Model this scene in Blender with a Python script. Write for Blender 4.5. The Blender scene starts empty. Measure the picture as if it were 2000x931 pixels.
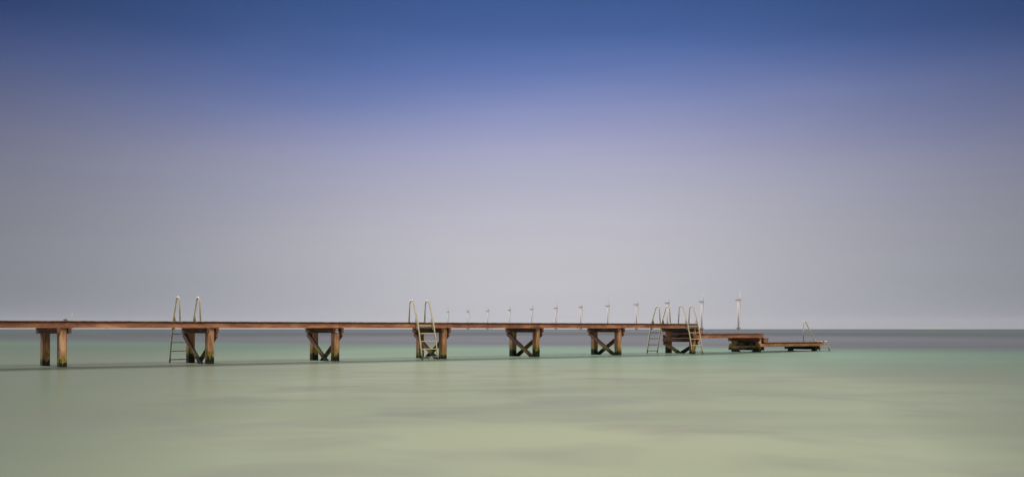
import bpy, bmesh, math, random
from mathutils import Vector, Matrix
random.seed(7)
sc = bpy.context.scene
R = math.radians

def lin(r, g, b):
    f = lambda c: (c/255/12.92) if c/255 <= .04045 else ((c/255+.055)/1.055)**2.4
    return (f(r), f(g), f(b), 1.0)

# ------------------------------------------------------------------ camera
EYE = 1.42
F = 2222.0                                   # focal length in pixels of the 2000 px wide photograph
cam_d = bpy.data.cameras.new('camera'); cam = bpy.data.objects.new('camera', cam_d)
sc.collection.objects.link(cam); sc.camera = cam
cam.location = (0, 0, EYE); cam.rotation_euler = (R(90), 0, 0)
cam_d.sensor_width = 36; cam_d.lens = 36*F/2000
cam_d.shift_y = (642-465.5)/2000
cam_d.clip_start = .1; cam_d.clip_end = 120000
sc.render.resolution_x = 1024; sc.render.resolution_y = 476

# ------------------------------------------------------------------ light
SUN_EL, SUN_AZ = 33.0, -50.0                 # azimuth from +Y (straight ahead) towards +X
sun_dir = Vector((math.sin(R(SUN_AZ))*math.cos(R(SUN_EL)), math.cos(R(SUN_AZ))*math.cos(R(SUN_EL)), math.sin(R(SUN_EL))))
sd = bpy.data.lights.new('sun', 'SUN'); sun = bpy.data.objects.new('sun', sd); sc.collection.objects.link(sun)
sd.energy = 5.0; sd.angle = R(24); sd.color = (1.0, .95, .87)
sun.rotation_euler = (-sun_dir).to_track_quat('-Z', 'Y').to_euler()

sc.view_settings.view_transform = 'Standard'; sc.view_settings.look = 'None'
sc.view_settings.exposure = 0.75; sc.view_settings.gamma = 1; sc.view_settings.use_curve_mapping = False

class NT:
    """small helper for writing node graphs"""
    def __init__(s, tree): s.t = tree; s.n = tree.nodes; s.l = tree.links
    def _in(s, sock, v):
        if v is None: return
        if hasattr(v, 'is_output'): s.l.new(v, sock)
        elif isinstance(v, (tuple, list)) and len(v) == 3 and sock.type == 'RGBA': sock.default_value = (*v, 1)
        else: sock.default_value = v
    def m(s, op, a, b=None, c=None, clamp=False):
        n = s.n.new('ShaderNodeMath'); n.operation = op; n.use_clamp = clamp
        for k, v in enumerate((a, b, c)): s._in(n.inputs[k], v)
        return n.outputs[0]
    def vm(s, op, a, b=None):
        n = s.n.new('ShaderNodeVectorMath'); n.operation = op
        s._in(n.inputs[0], a); s._in(n.inputs[1], b)
        return n.outputs['Value' if op in ('DOT_PRODUCT', 'LENGTH') else 'Vector']
    def sep(s, v):
        n = s.n.new('ShaderNodeSeparateXYZ'); s._in(n.inputs[0], v); return n.outputs
    def comb(s, x, y, z):
        n = s.n.new('ShaderNodeCombineXYZ')
        for k, v in enumerate((x, y, z)): s._in(n.inputs[k], v)
        return n.outputs[0]
    def noise(s, vec, scale=1, detail=3, rough=.5, dist=0):
        n = s.n.new('ShaderNodeTexNoise'); s._in(n.inputs['Vector'], vec)
        n.inputs['Scale'].default_value = scale; n.inputs['Detail'].default_value = detail
        n.inputs['Roughness'].default_value = rough; n.inputs['Distortion'].default_value = dist
        return n.outputs['Fac']
    def mix(s, fac, a, b, blend='MIX'):
        n = s.n.new('ShaderNodeMix'); n.data_type = 'RGBA'; n.blend_type = blend; n.clamp_factor = True
        s._in(n.inputs[0], fac); s._in(n.inputs[6], a); s._in(n.inputs[7], b); return n.outputs[2]
    def scale(s, col, f):
        n = s.n.new('ShaderNodeVectorMath'); n.operation = 'SCALE'; s._in(n.inputs[0], col if hasattr(col, 'is_output') else tuple(col)[:3]); s._in(n.inputs['Scale'], f)
        return n.outputs[0]
    def ramp(s, fac, stops, interp='EASE'):
        n = s.n.new('ShaderNodeValToRGB'); s._in(n.inputs[0], fac); cr = n.color_ramp; cr.interpolation = interp
        while len(cr.elements) < len(stops): cr.elements.new(.5)
        for e, (p, c) in zip(cr.elements, stops): e.position = p; e.color = c
        return n.outputs[0]
    def step(s, x, lo, hi):
        n = s.n.new('ShaderNodeMapRange'); n.interpolation_type = 'SMOOTHSTEP'
        s._in(n.inputs[0], x); n.inputs[1].default_value = lo; n.inputs[2].default_value = hi
        n.inputs[3].default_value = 0; n.inputs[4].default_value = 1
        return n.outputs[0]

# ------------------------------------------------------------------ sky
w = bpy.data.worlds.new('World'); sc.world = w; w.use_nodes = True
w.node_tree.nodes.clear(); N = NT(w.node_tree)
tc = N.n.new('ShaderNodeTexCoord'); D = tc.outputs['Generated']
dx, dy, dz = N.sep(D)
# drawn-out streaks of thin cloud
st = N.noise(N.vm('MULTIPLY', D, (1.6, 1.6, 7.0)), 1.0, 3, .45, .2)
stc = N.m('SUBTRACT', st, .5)
zz = N.m('ADD', dz, N.m('MULTIPLY', stc, .07))
veil = N.ramp(N.m('DIVIDE', zz, .40), [
    (0.00, lin(184, 184, 191)), (.17, lin(189, 188, 194)), (.28, lin(182, 180, 193)), (.38, lin(168, 168, 191)),
    (.46, lin(142, 148, 188)), (.55, lin(100, 120, 176)), (.64, lin(64, 94, 152)), (.80, lin(38, 72, 120))], 'B_SPLINE')
# the veil is brightest straight ahead, with a vignette painted in to both sides
ax = N.m('DIVIDE', N.m('SUBTRACT', dx, .03), .33)
g = N.m('EXPONENT', N.m('MULTIPLY', N.m('MULTIPLY', ax, ax), -.9))
side = N.m('ADD', .285, N.m('MULTIPLY', g, .745))
side = N.m('MULTIPLY', side, N.m('ADD', 1, N.m('MULTIPLY', stc, .16)))
side = N.m('MULTIPLY', side, N.m('ADD', .45, N.m('MULTIPLY', N.step(dy, -.35, .75), .55)))
fine = N.noise(N.vm('MULTIPLY', D, (3.5, 3.5, 38.0)), 1.0, 4, .55, .4)
side = N.m('MULTIPLY', side, N.m('ADD', .955, N.m('MULTIPLY', fine, .09)))
veil = N.scale(veil, side)
veil = N.mix(g, N.vm('MULTIPLY', veil, (.96, 1.03, 1.13)), veil)
sky = N.n.new('ShaderNodeTexSky'); sky.sky_type = 'NISHITA'; sky.sun_disc = False
sky.sun_elevation = R(SUN_EL); sky.sun_rotation = R(SUN_AZ); sky.dust_density = 2.0
high = N.scale(sky.outputs[0], .02)
col = N.mix(N.m('MULTIPLY', N.step(dz, .36, .75), .6), veil, high)
# added unseen warm glow in the sky behind the camera, lighting the jetty's front
lobe_dir = Vector((.68, -.70, 1.0)).normalized()
lb = N.m('EXPONENT', N.m('MULTIPLY', N.m('SUBTRACT', N.vm('DOT_PRODUCT', D, tuple(lobe_dir)), 1), 12.0))
cl = N.scale((1.0, .86, .70), N.m('MULTIPLY', lb, 8.8))
add = N.vm('ADD', col, cl)
bg = N.n.new('ShaderNodeBackground'); N.l.new(add, bg.inputs[0]); bg.inputs[1].default_value = .595
wo = N.n.new('ShaderNodeOutputWorld'); N.l.new(bg.outputs[0], wo.inputs[0])

# ------------------------------------------------------------------ materials
def mat(name):
    m = bpy.data.materials.new(name); m.use_nodes = True
    n = NT(m.node_tree); b = m.node_tree.nodes['Principled BSDF']
    return m, n, b

def wood(name, dark, light, worn, rough=.75, moss=True, ax=(1, 1, 1), lift=0.0):
    m, n, b = mat(name)
    o = n.vm('MULTIPLY', n.n.new('ShaderNodeTexCoord').outputs['Object'], ax)
    inf = n.n.new('ShaderNodeObjectInfo'); rnd = inf.outputs['Random']
    off = n.vm('ADD', o, n.comb(n.m('MULTIPLY', rnd, 37.0), n.m('MULTIPLY', rnd, 11.0), 0))
    grain = n.noise(n.vm('MULTIPLY', off, (1.1, 26, 26)), 1, 5, .6, .6)
    patch = n.noise(n.vm('MULTIPLY', off, (.9, 3, 3)), 1, 4, .6)
    fac = n.step(n.m('ADD', n.m('MULTIPLY', grain, .6), n.m('MULTIPLY', patch, .4)), .36, .66)
    c = n.mix(fac, dark, light)
    c = n.mix(n.m('MULTIPLY', n.step(patch, .52, .75), .6), c, worn)
    tint = n.m('ADD', .82, n.m('MULTIPLY', rnd, .36))
    c = n.scale(c, tint)
    # knots and dark rain stains
    sp = n.noise(n.vm('MULTIPLY', off, (5, 14, 14)), 1, 2, .5)
    c = n.mix(n.m('MULTIPLY', n.step(sp, .66, .74), .75), c, (.035, .017, .010))
    r = None
    if moss:
        gp = n.n.new('ShaderNodeNewGeometry').outputs['Position']
        _, _, z = n.sep(gp)
        rag = n.noise(n.vm('MULTIPLY', gp, (12, 12, 4)), 1, 3, .6)
        zj = n.m('ADD', n.m('ADD', z, n.m('SUBTRACT', lift+.11, n.m('MULTIPLY', rnd, .22))), n.m('MULTIPLY', n.m('SUBTRACT', rag, .5), .75))
        gcol = n.mix(n.step(n.noise(n.vm('MULTIPLY', gp, (22, 22, 14)), 1, 3, .6), .35, .65), (.025, .030, .006), (.25, .22, .014))
        blot = n.noise(n.vm('MULTIPLY', gp, (5, 5, 5)), 1, 2, .5)
        c = n.mix(n.m('MULTIPLY', n.m('SUBTRACT', 1, n.step(zj, .40, .68)), n.m('ADD', .45, n.m('MULTIPLY', n.step(blot, .4, .6), .5))), c, gcol)
        c = n.mix(n.m('SUBTRACT', 1, n.step(zj, .22, .30)), c, (.010, .011, .007))
        wet = n.step(zj, .1, .5)
        r = n.m('ADD', .38, n.m('MULTIPLY', wet, rough-.38))
    n.l.new(c, b.inputs['Base Color'])
    if r is None: b.inputs['Roughness'].default_value = rough
    else: n.l.new(r, b.inputs['Roughness'])
    b.inputs['Specular IOR Level'].default_value = .15
    bp = n.n.new('ShaderNodeBump'); bp.inputs['Strength'].default_value = .5; bp.inputs['Distance'].default_value = .01
    n.l.new(grain, bp.inputs['Height']); n.l.new(bp.outputs[0], b.inputs['Normal'])
    return m

M_beam = wood('oiled hardwood beam', (.13, .056, .034), (.33, .150, .080), (.45, .26, .155), lift=.24)
M_pile = wood('squared hardwood pile', (.13, .065, .040), (.42, .24, .13), (.60, .42, .27))
M_cap = wood('shade-darkened hardwood cap', (.045, .020, .013), (.15, .066, .042), (.23, .12, .08))  # brown darkened further to paint in the shade under the deck
M_deck = wood('weathered deck board', (.05, .028, .018), (.17, .095, .062), (.30, .20, .14), moss=False, ax=(6, .05, 1))

def metal(name, base, rough, metallic, dirt):
    m, n, b = mat(name)
    gp = n.n.new('ShaderNodeNewGeometry').outputs['Position']
    ns = n.noise(n.vm('MULTIPLY', gp, (9, 9, 5)), 1, 4, .6)
    c = n.mix(n.m('MULTIPLY', n.step(ns, .45, .7), .6), base, dirt)
    _, _, z = n.sep(gp)
    zj = n.m('ADD', z, n.m('MULTIPLY', n.m('SUBTRACT', ns, .5), .4))
    c = n.mix(n.m('SUBTRACT', 1, n.step(zj, .05, .28)), c, (.03, .032, .02))
    n.l.new(c, b.inputs['Base Color'])
    b.inputs['Metallic'].default_value = metallic
    n.l.new(n.m('ADD', rough, n.m('MULTIPLY', ns, .2)), b.inputs['Roughness'])
    return m
M_rail = metal('galvanised tube', (.46, .43, .31), .6, .25, (.28, .24, .15))
M_tread = metal('ladder tread', (.42, .37, .25), .5, .3, (.36, .27, .14))
M_plate = metal('bracket steel', (.42, .41, .32), .5, .4, (.26, .24, .16))

def plain(name, base, rough=.6, var=.12, sc_=3):
    m, n, b = mat(name)
    o = n.n.new('ShaderNodeTexCoord').outputs['Object']
    ns = n.noise(o, sc_, 3, .5)
    n.l.new(n.scale(base, n.m('ADD', 1-var/2, n.m('MULTIPLY', ns, var))), b.inputs['Base Color'])
    b.inputs['Roughness'].default_value = rough
    return m
M_tower = plain('turbine white paint', (.53, .475, .465), .8, .08, .05)
M_blade = plain('turbine blade grey', (.36, .34, .345), .8, .05, .1)
M_nac = plain('turbine grey housing', (.36, .35, .36), .7, .1, .2)
M_conc = plain('concrete caisson', (.20, .21, .21), .9, .3, .3)
M_navy = plain('navy enamel', (.012, .018, .055), .3, .2, 8)
M_white = plain('white enamel', (.80, .80, .68), .4, .05, 8)
M_iron = plain('rusted iron', (.06, .045, .035), .8, .4, 20)
M_hill = plain('distant woodland', (.10, .13, .12), 1, .3, .003)
M_stack = plain('pale stack', (.26, .26, .22), .8, .1, .1)

# ------------------------------------------------------------------ mesh helpers
def link(name, bm, m, parent=None, smooth=False):
    me = bpy.data.meshes.new(name); bmesh.ops.recalc_face_normals(bm, faces=bm.faces); bm.to_mesh(me); bm.free()
    me.materials.append(m)
    if smooth:
        for p in me.polygons: p.use_smooth = True
    o = bpy.data.objects.new(name, me); sc.collection.objects.link(o)
    if parent: o.parent = parent
    return o

def empty(name, label, cat, loc=(0, 0, 0), rz=0, group=None):
    o = bpy.data.objects.new(name, None); sc.collection.objects.link(o)
    o.location = loc; o.rotation_euler = (0, 0, rz); o.empty_display_size = .3
    o['label'] = label; o['category'] = cat
    if group: o['group'] = group
    return o

def box(bm, x0, x1, y0, y1, z0, z1, bev=0.0, jit=0.0):
    vs = []
    for z in (z0, z1):
        for x, y in ((x0, y0), (x1, y0), (x1, y1), (x0, y1)):
            vs.append(bm.verts.new((x+random.uniform(-jit, jit), y+random.uniform(-jit, jit), z+random.uniform(-jit, jit))))
    fs = [(0, 3, 2, 1), (4, 5, 6, 7), (0, 1, 5, 4), (1, 2, 6, 5), (2, 3, 7, 6), (3, 0, 4, 7)]
    faces = [bm.faces.new([vs[i] for i in f]) for f in fs]
    if bev:
        es = {e for f in faces for e in f.edges}
        bmesh.ops.bevel(bm, geom=list(es), offset=bev, segments=1, affect='EDGES')

def tube(bm, pts, r, seg=10):
    pts = [Vector(p) for p in pts]; rings = []
    up = Vector((1, 0, 0))
    for i, p in enumerate(pts):
        t = (pts[min(i+1, len(pts)-1)]-pts[max(i-1, 0)]).normalized()
        a = up - t*up.dot(t)
        if a.length < 1e-3: a = Vector((0, 1, 0)) - t*t.y
        a.normalize(); b = t.cross(a)
        rings.append([bm.verts.new(p+(a*math.cos(2*math.pi*k/seg)+b*math.sin(2*math.pi*k/seg))*r) for k in range(seg)])
    for A, B in zip(rings, rings[1:]):
        for k in range(seg): bm.faces.new((A[k], A[(k+1) % seg], B[(k+1) % seg], B[k]))
    bm.faces.new(rings[0][::-1]); bm.faces.new(rings[-1])

def cone(bm, p0, p1, r0, r1, seg=20):
    p0, p1 = Vector(p0), Vector(p1); t = (p1-p0).normalized()
    a = Vector((1, 0, 0)) if abs(t.x) < .9 else Vector((0, 1, 0)); a = (a-t*a.dot(t)).normalized(); b = t.cross(a)
    A = [bm.verts.new(p0+(a*math.cos(2*math.pi*k/seg)+b*math.sin(2*math.pi*k/seg))*r0) for k in range(seg)]
    B = [bm.verts.new(p1+(a*math.cos(2*math.pi*k/seg)+b*math.sin(2*math.pi*k/seg))*r1) for k in range(seg)]
    for k in range(seg): bm.faces.new((A[k], A[(k+1) % seg], B[(k+1) % seg], B[k]))
    bm.faces.new(A[::-1]); bm.faces.new(B)

# a timber: built along its own x axis, then laid between two points
def timber(name, p0, p1, width, height, m, parent, bev=.008, roll=0.0, segs=1, sag=0.0):
    p0, p1 = Vector(p0), Vector(p1); L = (p1-p0).length
    bm = bmesh.new(); box(bm, -L/2, L/2, -width/2, width/2, -height/2, height/2, bev)
    o = link(name, bm, m, parent)
    d = (p1-p0).normalized()
    if abs(d.z) > .999: side = Vector((1, 0, 0))
    else: side = Vector((0, 0, 1)).cross(d).normalized()
    upv = d.cross(side)
    M = Matrix((d, side, upv)).transposed().to_4x4() @ Matrix.Rotation(roll, 4, 'X')
    M.translation = (p0+p1)/2
    o.matrix_local = M
    return o

# ------------------------------------------------------------------ water
bm = bmesh.new()
xs = [-26000, -6000, -1500, -400, -120, 0, 120, 400, 1500, 6000, 26000]; ys = [-3000, -200, -40, 0, 40, 150, 600, 3000, 12000, 30000]
grid = [[bm.verts.new((x, y, 0)) for x in xs] for y in ys]
for j in range(len(ys)-1):
    for i in range(len(xs)-1): bm.faces.new((grid[j][i], grid[j][i+1], grid[j+1][i+1], grid[j+1][i]))
m, n, b = mat('shallow sea water')
gp = n.n.new('ShaderNodeNewGeometry').outputs['Position']
px, py, pz = n.sep(gp)
wv = n.noise(n.vm('MULTIPLY', gp, (.012, .03, 0)), 1, 3, .5)
q = n.m('ADD', py, n.m('MULTIPLY', px, .65))
q = n.m('ADD', q, n.m('MULTIPLY', n.m('SUBTRACT', wv, .5), 22))
body = n.ramp(n.m('DIVIDE', q, 160), [       # the body colour follows the depth: sand bar, seagrass, deep water
    (0.04, (.178, .210, .156, 1)), (.12, (.174, .204, .158, 1)), (.24, (.168, .196, .154, 1)),
    (.36, (.130, .180, .146, 1)), (.50, (.118, .184, .150, 1)), (.58, (.112, .152, .140, 1)), (.69, (.096, .100, .128, 1)), (1.0, (.090, .095, .121, 1))], 'LINEAR')
deep = n.step(py, 300, 5000)
body = n.mix(deep, body, (.082, .089, .114))
# side darkening painted into the body colour: pale ovals along the view's centre line
def falloff_oval(x, y, rx, ry):
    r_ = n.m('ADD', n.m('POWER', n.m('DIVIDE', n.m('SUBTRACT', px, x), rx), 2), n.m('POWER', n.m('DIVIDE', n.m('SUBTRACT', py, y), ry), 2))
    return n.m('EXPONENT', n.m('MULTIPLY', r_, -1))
sand = falloff_oval(.8, 13, 3.6, 6)
centre_bright = falloff_oval(.6, 13, 5.0, 9)
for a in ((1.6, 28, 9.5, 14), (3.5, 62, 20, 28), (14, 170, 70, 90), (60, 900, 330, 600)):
    centre_bright = n.m('ADD', centre_bright, falloff_oval(*a))
centre_bright = n.m('MINIMUM', centre_bright, 1.0)
body = n.scale(body, n.m('ADD', .30, n.m('MULTIPLY', centre_bright, .60)))
body = n.mix(n.m('MULTIPLY', n.m('SUBTRACT', 1, centre_bright), .45), body, (.036, .064, .062))
body = n.mix(n.m('MULTIPLY', sand, .35), body, (.245, .265, .150))  # yellow sand tint, also part of the painted bright centre
# ragged weed patches, drawn out by the moving water
wd = n.noise(n.vm('MULTIPLY', gp, (.30, .36, 0)), 1, 3, .5, .5)
wd2 = n.noise(n.vm('MULTIPLY', n.vm('ADD', gp, (31, 7, 0)), (.05, .12, 0)), 1, 3, .5)
near = n.m('SUBTRACT', 1, n.step(py, 26, 60))
body = n.mix(n.m('MULTIPLY', n.m('MULTIPLY', n.step(wd, .42, .75), .5), near), body, (.102, .100, .106))
body = n.mix(n.m('MULTIPLY', n.step(wd2, .42, .68), .30), body, (.085, .10, .082))
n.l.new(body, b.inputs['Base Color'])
b.inputs['Specular IOR Level'].default_value = 0
b.inputs['Roughness'].default_value = .6
gl = n.n.new('ShaderNodeBsdfGlossy'); gl.inputs['Roughness'].default_value = .14; gl.inputs['Color'].default_value = (1, 1, 1, 1)
mx = n.n.new('ShaderNodeMixShader'); mx.inputs[0].default_value = .11
n.l.new(b.outputs[0], mx.inputs[1]); n.l.new(gl.outputs[0], mx.inputs[2])
n.l.new(mx.outputs[0], n.n['Material Output'].inputs['Surface'])
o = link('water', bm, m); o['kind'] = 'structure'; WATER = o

# ------------------------------------------------------------------ jetty frame: x along the jetty, y across (0 = near row of piles)
TH = math.atan(2617/F); D0 = F*EYE/74; X0 = (120.5-1000)/F*D0
S_, C_ = math.sin(TH), math.cos(TH)
ANG = math.atan2(C_, S_)
def W(s, w_, z=0): return Vector((X0+s*S_-w_*C_, D0+s*C_+w_*S_, z))

jetty = empty('jetty', 'long brown timber bathing jetty on paired piles, stepping down at its right end', 'jetty', (X0, D0, 0), ANG)

FR, BK = -.30, 2.12
def deck(s0, s1, top, joints, label=None, pitch=.155):
    bm = bmesh.new(); s = s0
    while s < s1-.05:
        wdt = min(.145, s1-s)
        a, b_ = FR-.065+random.uniform(-.012, .012), BK+.05+random.uniform(-.012, .012)
        dz_ = random.uniform(-.004, .004)
        box(bm, s, s+wdt, a, b_, top-.040+dz_, top+dz_, .004)
        s += pitch
    dk = link('deck', bm, M_deck, jetty)
    if label: dk['label'] = label
    zt = top-.070; zb = zt-.190
    for w0 in (FR, BK):
        for a, b_ in zip(joints, joints[1:]):
            k = random.uniform(-.004, .004)
            e = timber('edge_beam', (a+.004, w0+.04*(1 if w0 < 0 else -1)+k, (zt+zb)/2+k), (b_-.004, w0+.04*(1 if w0 < 0 else -1)+k, (zt+zb)/2), .075, zt-zb, M_beam, dk)
    for w0 in (.55, 1.27):
        for a, b_ in zip(joints[::2], list(joints[2::2]) + [joints[-1]]):
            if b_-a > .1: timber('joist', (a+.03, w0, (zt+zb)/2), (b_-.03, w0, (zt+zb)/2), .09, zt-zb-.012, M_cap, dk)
    for w0 in (FR+.09, .55, 1.27, BK-.09):      # packing strips between boards and beams
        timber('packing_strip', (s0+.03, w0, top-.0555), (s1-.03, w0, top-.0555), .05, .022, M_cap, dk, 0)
    return dk, zb

bents = [-5.94] + [5.94*i for i in range(6)] + [35.85, 41.95, 47.78]
main, zb = deck(-9.0, 35.98, 1.725, [-9.0, -5.94, 0, 5.9, 11.9, 17.8, 23.72, 29.72, 35.95], 'long level main deck of weathered boards')
mid, zb2 = deck(36.02, 42.10, 1.145, [35.62, 39.2, 42.08], 'middle, lower deck section')
low, zb3 = deck(42.16, 48.34, .590, [41.75, 45.1, 48.32], 'lowest deck section close to the water')
for s0, s1, zt, parent in ((36.03, 36.46, 1.425, mid), (42.14, 42.62, .855, low)):
    bm = bmesh.new()
    for k in range(3):
        a = s0+k*(s1-s0)/3
        box(bm, a, a+(s1-s0)/3-.012, FR+.0, BK-.05, zt-.045, zt, .004)
    stp = link('step', bm, M_deck, jetty)
    timber('riser', (s1-.04, FR+.03, zt-.045-.11), (s1-.04, BK-.08, zt-.045-.11), .05, .22, M_beam, stp)
    timber('riser', (s0+.02, FR+.055, zt-.048-.108), (s1-.07, FR+.055, zt-.048-.108), .05, .215, M_beam, stp)
    timber('riser', (s0+.02, BK-.105, zt-.048-.108), (s1-.07, BK-.105, zt-.048-.108), .05, .215, M_beam, stp)

PW = .29
def bent(s, captop, lowcap=None, brace=None, wf=0.0):
    top = captop
    for w_ in (wf, 1.84):
        t = random.uniform(-.006, .006)
        timber('pile', (s+t*5, w_+random.uniform(-.03, .03), -1.6), (s, w_, top+(-.006)), PW+random.uniform(-.01, .01), PW, M_pile, jetty, .022)
    for sd_ in (-1, 1):
        c = s+sd_*(PW/2+.062)
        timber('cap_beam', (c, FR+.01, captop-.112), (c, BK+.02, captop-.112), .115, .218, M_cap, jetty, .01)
        if lowcap:
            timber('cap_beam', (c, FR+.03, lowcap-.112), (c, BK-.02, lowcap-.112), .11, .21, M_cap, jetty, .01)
    if brace:
        zt, zc = brace                        # height at the pile heads and where the two braces cross
        k = (zt-zc)/(2.08-.92)
        for sd_, d_ in ((-1, 1), (1, -1)):
            c = s+sd_*(PW/2+.045)
            if d_ == 1: p0, p1 = (c, 2.06, zt), (c, .0, zc-(.92)*k)
            else: p0, p1 = (c, -.22, zt), (c, 1.84, zc-.92*k)
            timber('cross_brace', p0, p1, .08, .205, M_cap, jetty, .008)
for i, s in enumerate(bents):
    if i <= 1: bent(s, zb)
    elif i <= 6: bent(s, zb, None, (1.19, [0, 0, .36, .36, .44, .50, .50][i]))
    elif i == 7: bent(s, zb, zb2, (.62, .06))
    elif i == 8: bent(s, zb2, zb3, (.42, -.25))
    else: bent(s, zb3, None, None)
# bolts hanging below the edge beam
for s in (1.6, 4.3, 10.2, 20.6, 26.4):
    bm = bmesh.new(); cone(bm, (s, FR+.04, zb+.01), (s, FR+.04, zb-.045), .012, .012, 8)
    link('bolt', bm, M_iron, jetty)

# ------------------------------------------------------------------ ladders
def arc(c, r, a0, a1, n_=8):
    return [(c[0]+r*math.cos(a0+(a1-a0)*k/n_), c[1]+r*math.sin(a0+(a1-a0)*k/n_)) for k in range(n_+1)]

def hoop_profile():                           # (outward from the deck edge, height)
    p = [(-.61, 1.70), (-.545, 2.58)]
    p += arc((-.395, 2.595), .15, math.pi*.99, math.pi*.09, 9)
    p += [(.065, 1.80), (.10, 1.66), (.30, .75), (.52, -.45)]
    return p

def ladder(s0, s1, far, label, group='bathing ladders'):
    wd = s1-s0
    if far: root = empty('bathing_ladder', label, 'ladder', W(s1, BK+.01, 0), ANG+math.pi, group)
    else: root = empty('bathing_ladder', label, 'ladder', W(s0, FR-.01, 0), ANG, group)
    # own frame: x along the deck edge, -y outwards over the water
    prof = hoop_profile()
    for x in (0, wd):
        bm = bmesh.new(); tube(bm, [(x, -o_, z) for o_, z in prof], .034); link('rail', bm, M_rail, root, True)
    def out(z):
        for (o0, z0), (o1, z1) in zip(prof[-4:], prof[-3:]):
            if z1 <= z <= z0: return o0+(o1-o0)*(z0-z)/(z0-z1)
        return .09
    for z in (1.575, 1.21, .85, .49, .13):
        y = out(z)
        bm = bmesh.new(); box(bm, .022, wd-.022, -y-.05, -y+.04, z-.021, z+.021, .006); link('rung', bm, M_tread, root)
    for x in (0, wd):                          # gusset plates clamped to rail and edge beam
        bm = bmesh.new()
        sh = [(-.02, 1.98), (.03, 1.98), (.125, 1.62), (.145, 1.40), (.09, 1.38), (.004, 1.46), (.004, 1.735), (-.10, 1.735)]
        A = [bm.verts.new((x-.034, -a, z)) for a, z in sh]; B = [bm.verts.new((x-.046, -a, z)) for a, z in sh]
        bm.faces.new(A); bm.faces.new(B[::-1])
        for k in range(len(sh)): bm.faces.new((A[k], A[(k+1) % len(sh)], B[(k+1) % len(sh)], B[k]))
        box(bm, x-.032, x+.034, .0, .004-.01, 1.48, 1.66, 0)
        link('bracket', bm, M_plate, root)
        bm = bmesh.new(); cone(bm, (x, .61, 1.726), (x, .61, 1.742), .07, .07, 14); link('foot_plate', bm, M_plate, root)
    bm = bmesh.new(); box(bm, -.03, wd+.03, -.036, -.006, 1.485, 1.535, .004); link('cross_bar', bm, M_plate, root)
    return root
ladder(5.35, 6.25, True, 'grey tube ladder on the far side of the jetty, left of the second support')
ladder(16.07, 16.97, False, 'pale ladder on the near side of the main deck, before the fourth support')
ladder(34.77, 35.65, True, 'bathing ladder leaning left into the water behind the end of the main deck')
ladder(34.96, 35.86, False, 'bathing ladder leaning right, on the near side at the end of the main deck')

def end_ladder():
    root = empty('bathing_ladder', 'low ladder with a single tall hoop at the seaward end of the lowest deck', 'ladder', W(48.34, -.3, 0), ANG, 'bathing ladders')
    rear = .66
    p = [(-1.22, .575), (-1.20, 1.74)] + arc((-1.08, 1.80), .125, math.pi*.97, math.pi*.12, 8) + [(-.10, .80), (.10, .62), (.60, -.02), (.86, -.45)]
    bm = bmesh.new(); tube(bm, [(a, rear, z) for a, z in p], .034); link('rail', bm, M_rail, root, True)
    p = [(-.18, .62), (.30, .625), (.40, .58), (.70, -.02), (.90, -.45)]
    bm = bmesh.new(); tube(bm, [(a, .0, z) for a, z in p], .036); link('rail', bm, M_rail, root, True)
    for z, x in ((.60, .16), (.27, .48), (-.06, .69)):
        bm = bmesh.new(); box(bm, x-.03, x+.05, .02, rear-.02, z-.016, z+.016, .006); link('rung', bm, M_tread, root)
    bm = bmesh.new(); box(bm, .002, .05, -.05, rear+.05, .43, .52, .006); link('cross_bar', bm, M_plate, root)
end_ladder()

# ------------------------------------------------------------------ plate on the third support
s = 11.88
sign = empty('number_plate', 'small navy plate with pale letters turned sideways on the third support pile', 'sign', W(s, -PW/2-.006, 1.35), ANG)
bm = bmesh.new()
hw = .125
out = [(-hw, .115), (-hw, -.07)] + [(hw*math.sin(a), -.07-.045*math.cos(a)) for a in [-.9, -.5, 0, .5, .9]] + [(hw, -.07), (hw, .115)]
A = [bm.verts.new((x, -.012, z)) for x, z in out]; B = [bm.verts.new((x, 0, z)) for x, z in out]
bm.faces.new(A); bm.faces.new(B[::-1])
for k in range(len(out)): bm.faces.new((A[k], A[(k+1) % len(out)], B[(k+1) % len(out)], B[k]))
link('plate', bm, M_navy, sign)
def glyph(strokes, zc, name='letter'):
    bm = bmesh.new()
    for k, ((x0, y0), (x1, y1)) in enumerate(strokes):       # letter space -> turned a quarter anticlockwise
        a = Vector((-y0, 0, x0)); c = Vector((-y1, 0, x1)); d = (c-a).normalized(); nn = Vector((-d.z, 0, d.x))*.010
        y = -.0135-.0006*k
        v = [bm.verts.new(Vector((q_.x-.02, y+dy_, q_.z+zc))) for dy_ in (0, -.003) for q_ in (a+nn, a-nn, c-nn, c+nn)]
        for f in ((0, 1, 2, 3), (7, 6, 5, 4), (0, 4, 5, 1), (1, 5, 6, 2), (2, 6, 7, 3), (3, 7, 4, 0)): bm.faces.new([v[i] for i in f])
    link(name, bm, M_white, sign)
glyph([((-.03, .06), (.03, .06)), ((.03, .06), (-.03, -.06)), ((-.03, -.06), (.03, -.06))], -.052)
glyph([((-.032, -.06), (0, .06)), ((0, .06), (.032, -.06)), ((-.018, -.015), (.018, -.015))], .052)

# small iron cleat lying on the boards above the first support
cl_ = empty('mooring_cleat', 'small dark iron cleat on the boards above the leftmost support', 'cleat', W(.06, -.22, 1.727), ANG)
bm = bmesh.new(); box(bm, -.08, .08, -.03, .03, 0, .012, .003); box(bm, -.03, .03, -.02, .02, .012, .045, .006); link('base', bm, M_iron, cl_)
bm = bmesh.new(); tube(bm, [(-.09, 0, .035), (-.05, 0, .048), (0, 0, .054), (.05, 0, .048), (.09, 0, .035)], .012, 8); link('horn', bm, M_iron, cl_, True)

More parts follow.
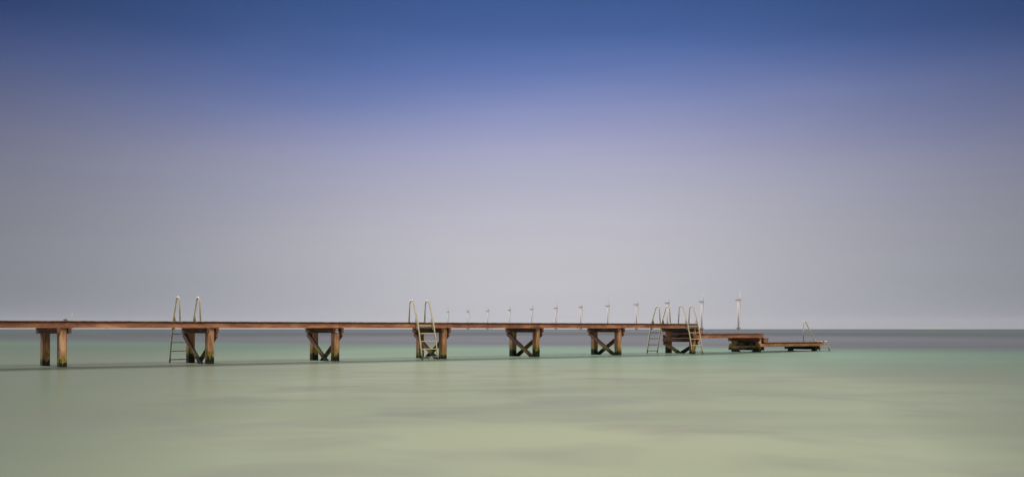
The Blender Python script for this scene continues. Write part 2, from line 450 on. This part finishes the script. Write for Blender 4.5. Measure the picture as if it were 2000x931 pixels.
# ------------------------------------------------------------------ wind turbines
def blade_bm():
    bm = bmesh.new(); rings = []
    for k in range(10):
        t = k/9; r = 1.4+t*36.6
        ch = (1.6+2.0*math.sin(min(1, t/.22)*math.pi/2))*(1 if t < .2 else (1-(t-.2)/.8*.80)); th_ = 1.5*(1-t)**1.5+.22
        tw = .25*(1-t)
        ring = []
        for a in range(8):
            x, y = th_/2*math.cos(a*math.pi/4), ch/2*math.sin(a*math.pi/4)-.12*ch
            ring.append(bm.verts.new((x*math.cos(tw)-y*math.sin(tw), x*math.sin(tw)+y*math.cos(tw), r)))
        rings.append(ring)
    for A, B in zip(rings, rings[1:]):
        for k in range(8): bm.faces.new((A[k], A[(k+1) % 8], B[(k+1) % 8], B[k]))
    bm.faces.new(rings[0][::-1]); bm.faces.new(rings[-1])
    return bm
# own frame: rotor axis along +x
proto = empty('wind_turbine', '', 'wind turbine', group='row of offshore wind turbines on the horizon')
bm = bmesh.new(); cone(bm, (0, 0, 4.0), (0, 0, 62.5), 2.15, 1.35, 24); link('tower', bm, M_tower, proto, True)
bm = bmesh.new(); cone(bm, (0, 0, -2), (0, 0, 3.0), 3.6, 4.4, 24); cone(bm, (0, 0, 3.0), (0, 0, 4.6), 4.9, 4.9, 24); link('foundation', bm, M_conc, proto)
bm = bmesh.new(); box(bm, -7.0, 3.0, -1.5, 1.5, 62.4, 65.3, .5); link('nacelle', bm, M_nac, proto)
bm = bmesh.new(); cone(bm, (3.05, 0, 64.0), (4.6, 0, 64.0), 1.45, 1.35, 16); cone(bm, (4.6, 0, 64.0), (5.8, 0, 64.0), 1.35, .4, 16); link('hub', bm, M_tower, proto, True)
bl = []
for k in range(3):
    if k == 0: o = link('blade', blade_bm(), M_blade, proto, True); bmesh_blade = o.data
    else: o = bl[0].copy(); sc.collection.objects.link(o); o.parent = proto
    o.location = (3.9, 0, 64.0); o.rotation_euler = (k*2*math.pi/3, 0, 0); bl.append(o)
TURB = [
 (1442.3, 584.6, 'tallest pale wind turbine, alone on the horizon above the lower middle deck'),
 (1370.5, 588.6, 'white wind turbine just right of the ladders at the end of the main deck'),
 (1303.5, 591.3, 'white wind turbine seen through the far-side ladder hoop near the main deck end'),
 (1243.0, 594.0, 'hazy wind turbine just left of the pair of ladders at the main deck end'),
 (1187.0, 597.0, 'hazy wind turbine straight above the sixth support from the left'),
 (1134.3, 599.3, 'hazy wind turbine between the fifth and sixth supports, nearer the sixth'),
 (1086.0, 601.5, 'faint wind turbine above the deck a little right of the fifth support'),
 (1038.7, 603.4, 'faint wind turbine straight above the fifth support'),
 (995.0, 605.0, 'faint wind turbine above the left edge of the fifth support'),
 (952.6, 606.6, 'very faint wind turbine over the open span left of the fifth support'),
 (914.0, 608.0, 'very faint wind turbine between the near-side middle ladder and the fifth support'),
 (875.0, 609.3, 'faintest wind turbine at the left end of the row, right beside the middle ladder')]
kids = list(proto.children)
for i, (x, y, label) in enumerate(TURB):
    d = F*(64-EYE)/(642-y)
    if i == 0: r = proto; ch = kids
    else:
        r = proto.copy(); sc.collection.objects.link(r); ch = []
        for c in kids:
            k = c.copy(); sc.collection.objects.link(k); k.parent = r; ch.append(k)
    r['label'] = label
    r.location = ((x-1000)/F*d, d, 0); r.rotation_euler = (0, 0, R(-9)+random.uniform(-.02, .02))
    ph = math.pi+random.uniform(-.3, .3); j = 0
    for c in ch:
        if c.name.startswith('blade'): c.rotation_euler = (ph+j*2*math.pi/3, 0, 0); j += 1

# ------------------------------------------------------------------ far shore and stack
d = 8500.0
bm = bmesh.new(); n_ = 60; x0, x1 = (1815-1000)/F*d, (1935-1000)/F*d
rows = []
for j, fy in enumerate((0, .25, .5, .75, 1)):
    row = []
    for k in range(n_+1):
        t = k/n_
        env = math.sin(math.pi*t)**.5
        hgt = (9+7*math.sin(t*5+1)+3*math.sin(t*23)+2*random.random())*env*math.sin(math.pi*fy)
        row.append(bm.verts.new((x0+(x1-x0)*t, d+fy*500, max(0, hgt)-.5)))
    rows.append(row)
for A, B in zip(rows, rows[1:]):
    for k in range(n_): bm.faces.new((A[k], A[k+1], B[k+1], B[k]))
o = link('distant_hills', bm, M_hill, None, True); o['kind'] = 'structure'

d = 6000.0; x = (141-1000)/F*d
st_ = empty('chimney', 'faint slender chimney on the horizon above the leftmost support', 'chimney', (x, d, 0))
bm = bmesh.new(); cone(bm, (0, 0, 0), (0, 0, 88), 3.4, 2.2, 16); link('shaft', bm, M_stack, st_, True)
bm = bmesh.new(); cone(bm, (0, 0, 88), (0, 0, 90), 2.5, 2.5, 16); link('cap', bm, M_nac, st_)

# ------------------------------------------------------------------ sea haze
HAZE = True
if HAZE:
    WATER.scale = (.55, .40, 1)
    bm = bmesh.new(); box(bm, -15000, 15000, -1300, 12500, -3.0, 105.0)
    m = bpy.data.materials.new('sea haze'); m.use_nodes = True; nt = m.node_tree; nt.nodes.clear()
    v = nt.nodes.new('ShaderNodeVolumePrincipled'); v.inputs['Color'].default_value = (.50, .53, .60, 1)
    v.inputs['Density'].default_value = 4e-5; v.inputs['Anisotropy'].default_value = 0.0
    oo = nt.nodes.new('ShaderNodeOutputMaterial'); nt.links.new(v.outputs[0], oo.inputs['Volume'])
    o = link('haze', bm, m); o['kind'] = 'stuff'
